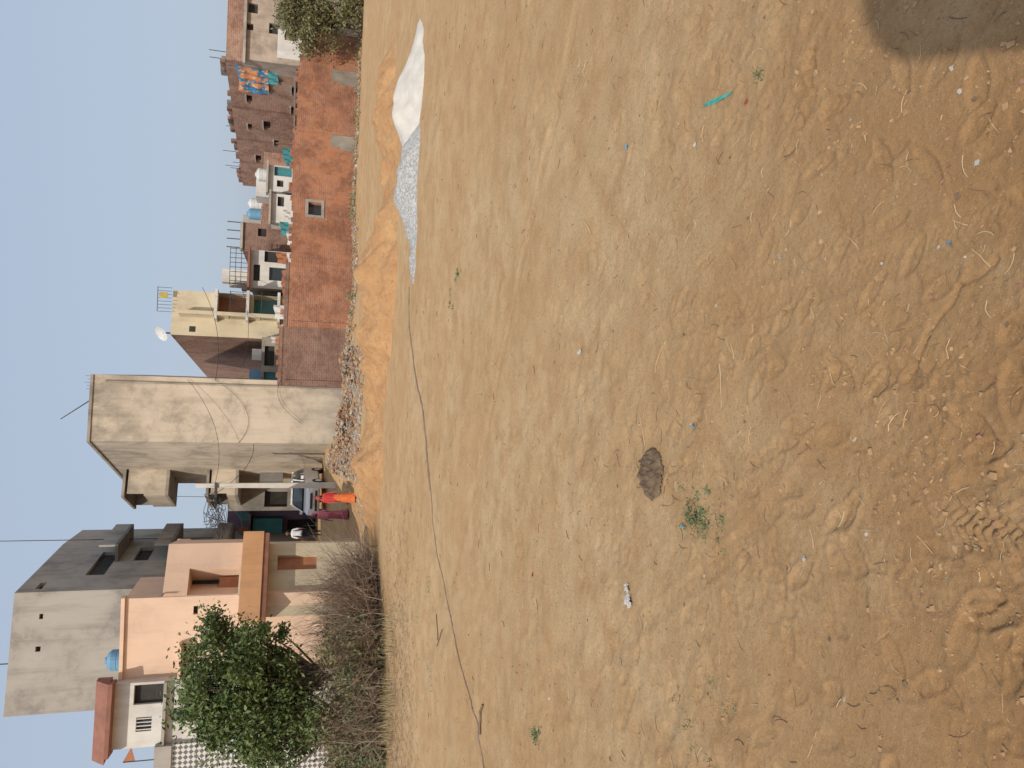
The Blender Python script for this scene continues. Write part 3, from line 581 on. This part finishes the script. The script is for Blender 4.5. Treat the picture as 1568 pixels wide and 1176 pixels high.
def tree(name,c,rad,nclump,n,size,mat,base_pt,sig=.28):
    c=Vector(c); cen=[]
    while len(cen)<nclump:
        v=rng.normal(0,1,3); v/=np.linalg.norm(v); r=(.3+.7*rng.random()**.6)*(1+.3*math.sin(v[0]*5+1)*math.cos(v[2]*4+v[1]*3))
        p=(c.x+v[0]*rad[0]*r,c.y+v[1]*rad[1]*r,c.z+v[2]*rad[2]*r); cen.append((*p,sig*(.5+.9*rng.random())))
    o=leaves('leaves',cen,n,size,mat)
    sg=Segs(); bp=Vector(base_pt); fork=bp.lerp(c,.4); sg.add(bp-Vector((0,0,.2)),fork,.17,.12,m_bark)
    for q in cen:
        e=Vector(q[:3]); mid=fork.lerp(e,.5)+Vector((random.uniform(-.25,.25),random.uniform(-.25,.25),.15)); sg.add(fork,mid,.05,.03,m_bark); sg.add(mid,e,.03,.008,m_bark)
        for _ in range(3): sg.add(e,e+Vector((random.gauss(0,.3),random.gauss(0,.3),random.gauss(.05,.3))),.01,.003,m_bark)
    t=sg.obj('trunk',7); e=bpy.data.objects.new(name,None); scene.collection.objects.link(e); o.parent=e; t.parent=e
p=P(372,1045,Y=23.5); tree('green_tree',p,(1.7,1.7,1.6),100,20000,.075,m_lf,(p.x,p.y,0),.25)
p2=P(430,1110,Y=22.8); tree('green_tree',p2,(1.25,1.2,1.1),46,8500,.07,m_lf,(p2.x,p2.y,0),.25)
p=P(470,30,Y=44); tree('acacia_tree',p,(1.7,1.5,1.7),60,7500,.09,m_lf2,(p.x,p.y,0)); p=P(525,0,Y=43); tree('acacia_tree',p,(1.6,1.2,1.1),30,4000,.09,m_lf2,(p.x,p.y,0))
def twigs(name,cx,cy,rx,ry,n,L,hz,mats,r=.012,up=.9,lean=(0,0)):
    sg=Segs(); xs=rng.normal(cx,rx*.5,n); ys=rng.normal(cy,ry*.5,n); zs=gzs(xs,ys)
    for k in range(n):
        an=random.uniform(0,6.28); el=random.uniform(.3,1)*up
        d=Vector((math.cos(an)*(1-el)+lean[0],math.sin(an)*(1-el)+lean[1],el)).normalized(); ln=L*random.uniform(.4,1.1); mat=random.choice(mats); rr=r*random.uniform(.5,1.3); p=Vector((xs[k],ys[k],zs[k]-.02+hz*random.random()))
        for s in range(4):
            q=p+d*ln/4; sg.add(p,q,rr,rr*.75,mat)
            for _ in range(2):
                e=(d+Vector((random.uniform(-.9,.9),random.uniform(-.9,.9),random.uniform(-.5,.5)))).normalized(); sg.add(q,q+e*ln*.22,rr*.6,rr*.2,mat)
            p=q; rr*=.75; d=(d+Vector((random.uniform(-.35,.35),random.uniform(-.35,.35),random.uniform(-.3,.12)))).normalized()
    return sg.obj(name)
q=G(582,895); twigs('dry_brush_pile',q.x-.3,q.y+1.3,.8,1.3,480,1.8,.3,[m_br,m_br2,m_br],.013,.8,(.1,0))
q=G(585,960); twigs('thorn_bush',q.x-.2,q.y+1.2,1.3,1.4,700,2.2,.4,[m_br,m_br2,m_br2],.012,.9)
q=G(590,1050); twigs('thorn_bush',q.x,q.y+1.4,1.9,1.4,800,1.8,.4,[m_br,m_br2,m_stk],.012,.9)
q=G(594,1140); twigs('thorn_bush',q.x,q.y+1.4,1.7,1.4,700,1.7,.4,[m_br,m_br2,m_stk],.012,.9)
cen=[]
for k in range(90):
    q=G(592,random.uniform(970,1190)); cen.append((q.x,q.y+random.uniform(.3,2),random.uniform(.2,1.7),.22))
leaves('undergrowth',cen,8500,.06,m_lf2)
cen=[]
for k in range(30):
    q=G(592,random.choice([1035,1060,1120,1160])+random.gauss(0,12)); cen.append((q.x,q.y+random.uniform(.1,1),random.uniform(.1,1.2),.18))
leaves('green_undergrowth',cen,4500,.055,m_weed)
def grass(name,cx,cy,rx,ry,n,L,mat,r=.012):
    x=cx+rng.normal(0,rx*.5,n);y=cy+rng.normal(0,ry*.5,n);z=gzs(x,y); an=rng.random(n)*6.28; ln=L*(.4+.8*rng.random(n)); le=.7*rng.random(n)
    a=np.stack([np.cos(an),np.sin(an),0*an],-1); p=np.stack([x,y,z-.01],-1)
    w=np.stack([-np.sin(an),np.cos(an),0*an],-1)*r; m1=p+a*(ln*le*.4)[:,None]+np.array([0,0,1])*(ln*.55)[:,None]; t=p+a*(ln*le)[:,None]+np.array([0,0,1])*(ln*.9)[:,None]
    V=np.stack([p-w,p+w,m1+w*.8,m1-w*.8,m1-w*.8,m1+w*.8,t+w*.05,t-w*.05],1).reshape(-1,3); return npmesh(name,V,np.arange(8*n).reshape(-1,4),mat,False)
for k in range(16):
    q=G(random.uniform(588,606),random.uniform(960,1190)); grass('dry_grass_tuft',q.x,q.y+.4,.5,.7,100,random.uniform(.15,.5),m_grs,.006)
for k in range(14):
    q=G(random.uniform(605,670),random.uniform(900,1190)); grass('grass_tuft',q.x,q.y,.3,.25,30,.07,random.choice([m_grs,m_weed]),.004)
k=1800; X_=rng.normal(-8.6,2.2,k);Y_=rng.normal(20,1.8,k); sg=Segs(); zz=gzs(X_,Y_); an=rng.random(k)*6.28
for i in range(k): L=random.uniform(.05,.25); sg.add((X_[i],Y_[i],zz[i]+.01),(X_[i]+L*math.cos(an[i]),Y_[i]+L*math.sin(an[i]),zz[i]+.02+.04*random.random()),.005,.003,m_br2 if i%2 else m_br)
sg.obj('twig_litter')
cen=[]
for k in range(50):
    X_=random.uniform(2,20);Y_=37+.48*(X_-1)-random.uniform(0,.8); cen.append((X_,Y_,gz(X_,Y_)+.1,.18))
leaves('wall_weeds',cen,1600,.055,m_weed)
def weed(x,y,r,n,size=.02,L=.06):
    q=G(x,y); cen=[]
    for k in range(max(6,int(n/14))):
        X_=q.x+random.gauss(0,r*.5);Y_=q.y+random.gauss(0,r*.6);cen.append((X_,Y_,gz(X_,Y_)+.012,.018))
    leaves('weed_plant',cen,n,size,m_weed); grass('grass_tuft',q.x,q.y,r*1.1,r*1.1,int(n/3),L,m_weed,.002)
weed(1060,780,.18,330,.013,.05); weed(1085,800,.18,200,.011,.04); weed(820,1122,.12,90,.02,.12); weed(700,425,.25,100,.02,.06); weed(690,460,.2,50,.02,.05)
weed(1050,1105,.2,60,.01);weed(1100,1060,.18,50,.01);weed(1160,118,.05,40,.01)

# ---------------- people
def skinm(nm,c): return M(nm,c,tuple(v*.85 for v in c),6,rough=.7)
m_sk=skinm('skin',(.25,.13,.08)); m_hair=M('hair',(.015,.012,.01)); m_eye=M('eye',(.6,.58,.55)); m_lip=M('lip',(.2,.07,.06))
def person(name,loc,head_an,ht,top_m,bot_m,sari=None,stride=.12,arm=(.1,.1)):
    k=ht/1.7; T=Matrix.Translation(loc)@Matrix.Rotation(head_an,4,'Z')@Matrix.Scale(k,4)
    J={'pel':(0,0,.95,.14,.10),'wai':(0,0,1.08,.125,.09),'che':(0,-.01,1.28,.15,.105),'nb':(0,0,1.43,.06,.055),'nt':(0,-.01,1.50,.05,.05)}
    E=[('pel','wai'),('wai','che'),('che','nb'),('nb','nt')]
    for s,sg in (('l',1),('r',-1)):
        st=stride*sg; aw=arm[0] if sg>0 else arm[1]
        J.update({s+'sh':(.17*sg,0,1.38,.055,.055),s+'el':(.23*sg,.02-aw*.3,1.10,.042,.042),s+'wr':(.24*sg,-.03-aw,.87,.027,.03),
         s+'pa':(.24*sg,-.04-aw,.80,.035,.018),
         s+'hp':(.09*sg,0,.88,.085,.085),s+'kn':(.095*sg,-.02-st*.5,.50,.055,.058),s+'an':(.095*sg,.02-st,.09,.036,.04),s+'to':(.11*sg,-.13-st,.03,.035,.025)})
        E+=[('che',s+'sh'),(s+'sh',s+'el'),(s+'el',s+'wr'),(s+'wr',s+'pa'),('pel',s+'hp'),(s+'hp',s+'kn'),(s+'kn',s+'an'),(s+'an',s+'to')]
    ks=list(J); me=bpy.data.meshes.new('body'); me.from_pydata([J[q][:3] for q in ks],[(ks.index(a),ks.index(b)) for a,b in E],[])
    o=bpy.data.objects.new('body',me); scene.collection.objects.link(o); o.modifiers.new('s','SKIN')
    for i_,q in enumerate(ks): me.skin_vertices[0].data[i_].radius=J[q][3:5]; me.skin_vertices[0].data[i_].use_root=(q=='pel')
    sb=o.modifiers.new('u','SUBSURF'); sb.levels=2; sb.render_levels=2
    dg=bpy.context.evaluated_depsgraph_get(); me2=bpy.data.meshes.new_from_object(o.evaluated_get(dg)); bpy.data.objects.remove(o)
    o=bpy.data.objects.new('body',me2); scene.collection.objects.link(o)
    me2.materials.clear()
    for m in (m_sk,top_m,bot_m,m_hair): me2.materials.append(m)
    for f in me2.polygons:
        c=f.center; a=abs(c.x)
        f.material_index= (1 if c.z>.93 else 2) if a<.2 and c.z<1.44 else (1 if (c.z>1.12 and c.z<1.44) else 0)
        if c.z<.12: f.material_index=3
        if a>=.2 and c.z<1.12: f.material_index=0
        f.use_smooth=True
    o.matrix_world=T
    mb=MB(); n=16; rings=[]
    for i in range(13):
        ph=math.pi*i/12; z=1.61+.118*math.cos(ph); r=math.sin(ph); jaw=1-.25*max(0,-math.cos(ph))
        rings.append([(.076*r*jaw*math.cos(6.2832*q/n),-.008+.095*r*math.sin(6.2832*q/n)*(1-.1*max(0,-math.cos(ph))),z) for q in range(n)])
    for i in range(12):
        for q in range(n):
            f=[rings[i+1][q],rings[i+1][(q+1)%n],rings[i][(q+1)%n],rings[i][q]]; cy=sum(v[1] for v in f)/4; cz=sum(v[2] for v in f)/4
            mb.face(f,m_hair if (cz>1.665 or (cy>.02 and cz>1.56)) else m_sk)
    mb.hexa([(-.017,-.095,1.585),(.017,-.095,1.585),(.012,-.08,1.585),(-.012,-.08,1.585),(-.007,-.1,1.625),(.007,-.1,1.625),(.006,-.085,1.63),(-.006,-.085,1.63)],m_sk)
    mb.box(-.024,.024,-.097,-.085,1.553,1.562,m_lip)
    for sg in (-1,1):
        mb.box(sg*.032-.013,sg*.032+.013,-.094,-.082,1.612,1.622,m_eye); mb.box(sg*.032-.005,sg*.032+.005,-.096,-.084,1.613,1.621,m_hair); mb.box(sg*.032-.016,sg*.032+.016,-.094,-.08,1.634,1.640,m_hair)
        mb.box(sg*.08-.008,sg*.08+.008,-.01,.02,1.585,1.64,m_sk)
        aw=arm[0] if sg>0 else arm[1]
        for i in range(4):
            x=.24*sg; y=-.068-aw+i*.019; L=(.06,.07,.075,.06)[i]; mb.cyl((x,y,.785),(x-.004*sg,y,.785-L*.55),.009,.008,m_sk,6); mb.cyl((x-.004*sg,y,.785-L*.55),(x-.018*sg,y,.785-L),.008,.006,m_sk,6)
        mb.cyl((.235*sg,-.06-aw,.83),(.22*sg,-.09-aw,.785),.011,.008,m_sk,6)
    if sari:
        n=32; prof=[(1.10,.135,.11),(1.0,.16,.125),(.9,.18,.14),(.6,.19,.17),(.3,.215,.2),(.05,.25,.23)]
        rg=[[(a*math.cos(6.2832*q/n)*(1+.05*math.sin(q*2.4)*(1.1-z)),b_*math.sin(6.2832*q/n)*(1+.05*math.cos(q*2.9)*(1.1-z)),z) for q in range(n)] for z,a,b_ in prof]
        for i in range(5):
            for q in range(n): mb.face([rg[i+1][q],rg[i+1][(q+1)%n],rg[i][(q+1)%n],rg[i][q]],bot_m)
        prof=[(1.745,.02,.03,0),(1.72,.07,.08,.01),(1.66,.092,.105,.02),(1.55,.10,.11,.03),(1.45,.15,.115,.02),(1.38,.215,.125,.01),(1.2,.21,.14,.02),(1.0,.22,.16,.03),(.85,.235,.17,.04)]
        rg=[[(a*math.cos(6.2832*q/n)*(1+.04*math.sin(q*3.1)),dy+b_*math.sin(6.2832*q/n)*(1+.04*math.cos(q*2.3)),z) for q in range(n)] for z,a,b_,dy in prof]
        for i in range(8):
            for q in range(n):
                an=q/n*360; zc=prof[i][0]
                if 225<an<315 and 1.7>zc>1.45: continue
                mb.face([rg[i+1][q],rg[i+1][(q+1)%n],rg[i][(q+1)%n],rg[i][q]],sari)
    hd=mb.obj('head_hands_and_drape',True); hd.matrix_world=T
    e=bpy.data.objects.new(name,None); scene.collection.objects.link(e); o.parent=e; hd.parent=e
m_red=M('sari_red',(.60,.06,.05),(.48,.04,.04),8); m_or=M('sari_orange',(.72,.19,.05),(.62,.13,.04),8); m_pk=M('suit_pink',(.65,.22,.3),(.55,.17,.25),8); m_pk2=M('maroon',(.4,.1,.15)); m_sh=M('white_shirt',(.75,.75,.75),(.65,.65,.66),8); m_tr=M('dark_trousers',(.03,.03,.05)); m_nv=M('navy',(.04,.05,.12))
def stand(x,y,Yd): p=P(x,y,Y=Yd); return Vector((p.x,p.y,gz(p.x,p.y)))
q=stand(536,762,33.4); person('woman_in_red_sari',q,.4,1.62,m_red,m_or,m_red,.05)
q=stand(522,788,34.6); person('woman_in_pink',q,-.3,1.55,m_pk,m_pk2,m_pk,.05)
q=stand(485,816,39.5); person('man_in_white_shirt',q,.1,1.72,m_sh,m_tr,None,.1)
q=stand(485,836,40.5); person('man_in_dark_clothes',q,.6,1.68,m_nv,m_tr,None,.12)

# ---------------- car
m_cp,n,l,b=nt('white_car_paint'); b.inputs['Base Color'].default_value=(.78,.78,.77,1); b.inputs['Roughness'].default_value=.3; b.inputs['Coat Weight'].default_value=.5
m_tyre=M('tyre',(.03,.03,.03)); m_lamp,n,l,b=nt('headlamp'); b.inputs['Base Color'].default_value=(.7,.72,.75,1); b.inputs['Roughness'].default_value=.1
def car(name,loc,an):
    mb=MB()
    def loft(sts,mat_fn):
        rings=[]
        for (y,zl,zh,w,wt) in sts:
            rings.append([(-w,y,zl+.08),(-w*.9,y,zl),(w*.9,y,zl),(w,y,zl+.08),(w*1.0,y,zl+(zh-zl)*.55),(wt,y,zh-.05),(wt*.88,y,zh),(-wt*.88,y,zh),(-wt,y,zh-.05),(-w,y,zl+(zh-zl)*.55)])
        for a,b in zip(rings[:-1],rings[1:]):
            for i in range(10):
                j=(i+1)%10; mb.face([a[i],b[i],b[j],a[j]],mat_fn(i))
        mb.face(rings[0],mat_fn(-1)); mb.face(rings[-1][::-1],mat_fn(-1))
    loft([(-1.75,.32,.62,.62,.58),(-1.70,.25,.72,.74,.70),(-1.5,.22,.84,.80,.76),(-.9,.22,.94,.82,.78),(-.4,.22,.98,.82,.79),(1.3,.22,1.0,.82,.79),(1.7,.25,.95,.78,.74),(1.78,.35,.8,.7,.66)],lambda i:m_cp)
    loft([(-.95,.93,.96,.74,.74),(-.30,.95,1.42,.76,.62),(.2,.97,1.52,.76,.62),(1.1,.97,1.5,.76,.62),(1.6,.95,1.2,.72,.62)],lambda i:m_glass)
    mb.box(-.6,.6,-.30,1.2,1.46,1.535,m_cp)
    for sg in (-1,1):
        mb.cyl((sg*.76,-.98,.95),(sg*.64,-.28,1.45),.035,.035,m_cp,5); mb.cyl((sg*.79,.45,.95),(sg*.64,.4,1.48),.04,.035,m_cp,5); mb.cyl((sg*.76,1.62,.95),(sg*.63,1.15,1.48),.05,.05,m_cp,5)
        mb.hexa([(sg*.42,-1.76,.58),(sg*.70,-1.72,.60),(sg*.77,-1.48,.62),(sg*.42,-1.55,.6),(sg*.42,-1.74,.72),(sg*.70,-1.69,.76),(sg*.77,-1.46,.8),(sg*.42,-1.5,.76)],m_lamp)
        mb.box(sg*.88-.08,sg*.88+.08,-.72,-.62,.98,1.1,m_cp)
        for y in (-1.1,1.15):
            mb.cyl((sg*.66,y,.29),(sg*.835,y,.29),.29,.29,m_tyre,20); mb.cyl((sg*.835,y,.29),(sg*.845,y,.29),.17,.15,m_lamp,12)
    mb.box(-.38,.38,-1.775,-1.70,.55,.66,m_iron); mb.box(-.5,.5,-1.77,-1.70,.34,.44,m_iron); mb.box(-.22,.22,-1.79,-1.775,.45,.54,m_white)
    o=mb.obj(name); o.matrix_world=Matrix.Translation(loc)@Matrix.Rotation(an,4,'Z')
q=stand(492,752,39.2); car('white_hatchback_car',q,-.12)

# ---------------- sun, sky, camera
el=math.radians(41); dirh=Vector((.30,.954)).normalized()
tosun=Vector((-dirh.x*math.cos(el),-dirh.y*math.cos(el),math.sin(el)))
sd=bpy.data.lights.new('sun','SUN'); sd.energy=3.0; sd.angle=math.radians(.6); sd.color=(1,.93,.81); so=bpy.data.objects.new('sun',sd); scene.collection.objects.link(so); so.rotation_euler=tosun.to_track_quat('Z','Y').to_euler()
w=bpy.data.worlds.new('World'); scene.world=w; w.use_nodes=True; n=w.node_tree.nodes; l=w.node_tree.links
sk=n.new('ShaderNodeTexSky'); sk.sky_type='NISHITA'; sk.sun_disc=False; sk.sun_elevation=el; sk.sun_rotation=math.atan2(tosun.x,tosun.y); sk.dust_density=4; sk.air_density=1.0; sk.ozone_density=1.5
bg=n['Background']; bg.inputs[1].default_value=.1; l.new(mixc(n,l,.62,sk.outputs[0],(5.9,6.8,8.2)),bg.inputs[0])
# unseen tank shape on legs, added behind the viewer to cast the rounded edge shadow
sp=G(1540,-105); c=sp+tosun*(4.2/math.sin(el))
mb=tank((c.x,c.y,c.z-.55),.48,1.1,M('black_plastic',(.03,.03,.03),rough=.5))
for sx in (-.3,.3):
    for sy in (-.3,.3): mb.cyl((c.x+sx,c.y+sy,-.1),(c.x+sx,c.y+sy,c.z-.57),.03,.03,m_iron,6)
mb.box(c.x-.4,c.x+.4,c.y-.4,c.y+.4,c.z-.61,c.z-.555,m_iron); mb.obj('added_shadow_caster')
cd=bpy.data.cameras.new('camera'); cam=bpy.data.objects.new('camera',cd); scene.collection.objects.link(cam); scene.camera=cam
cd.sensor_fit='HORIZONTAL'; cd.sensor_width=36; cd.lens=F/1568*36; cd.clip_end=20000; cd.clip_start=.05
mx=Matrix((DD,RR,-FW)).transposed().to_4x4(); mx.translation=(0,0,H); cam.matrix_world=mx
scene.view_settings.view_transform='Standard'; scene.view_settings.look='None'; scene.view_settings.exposure=0
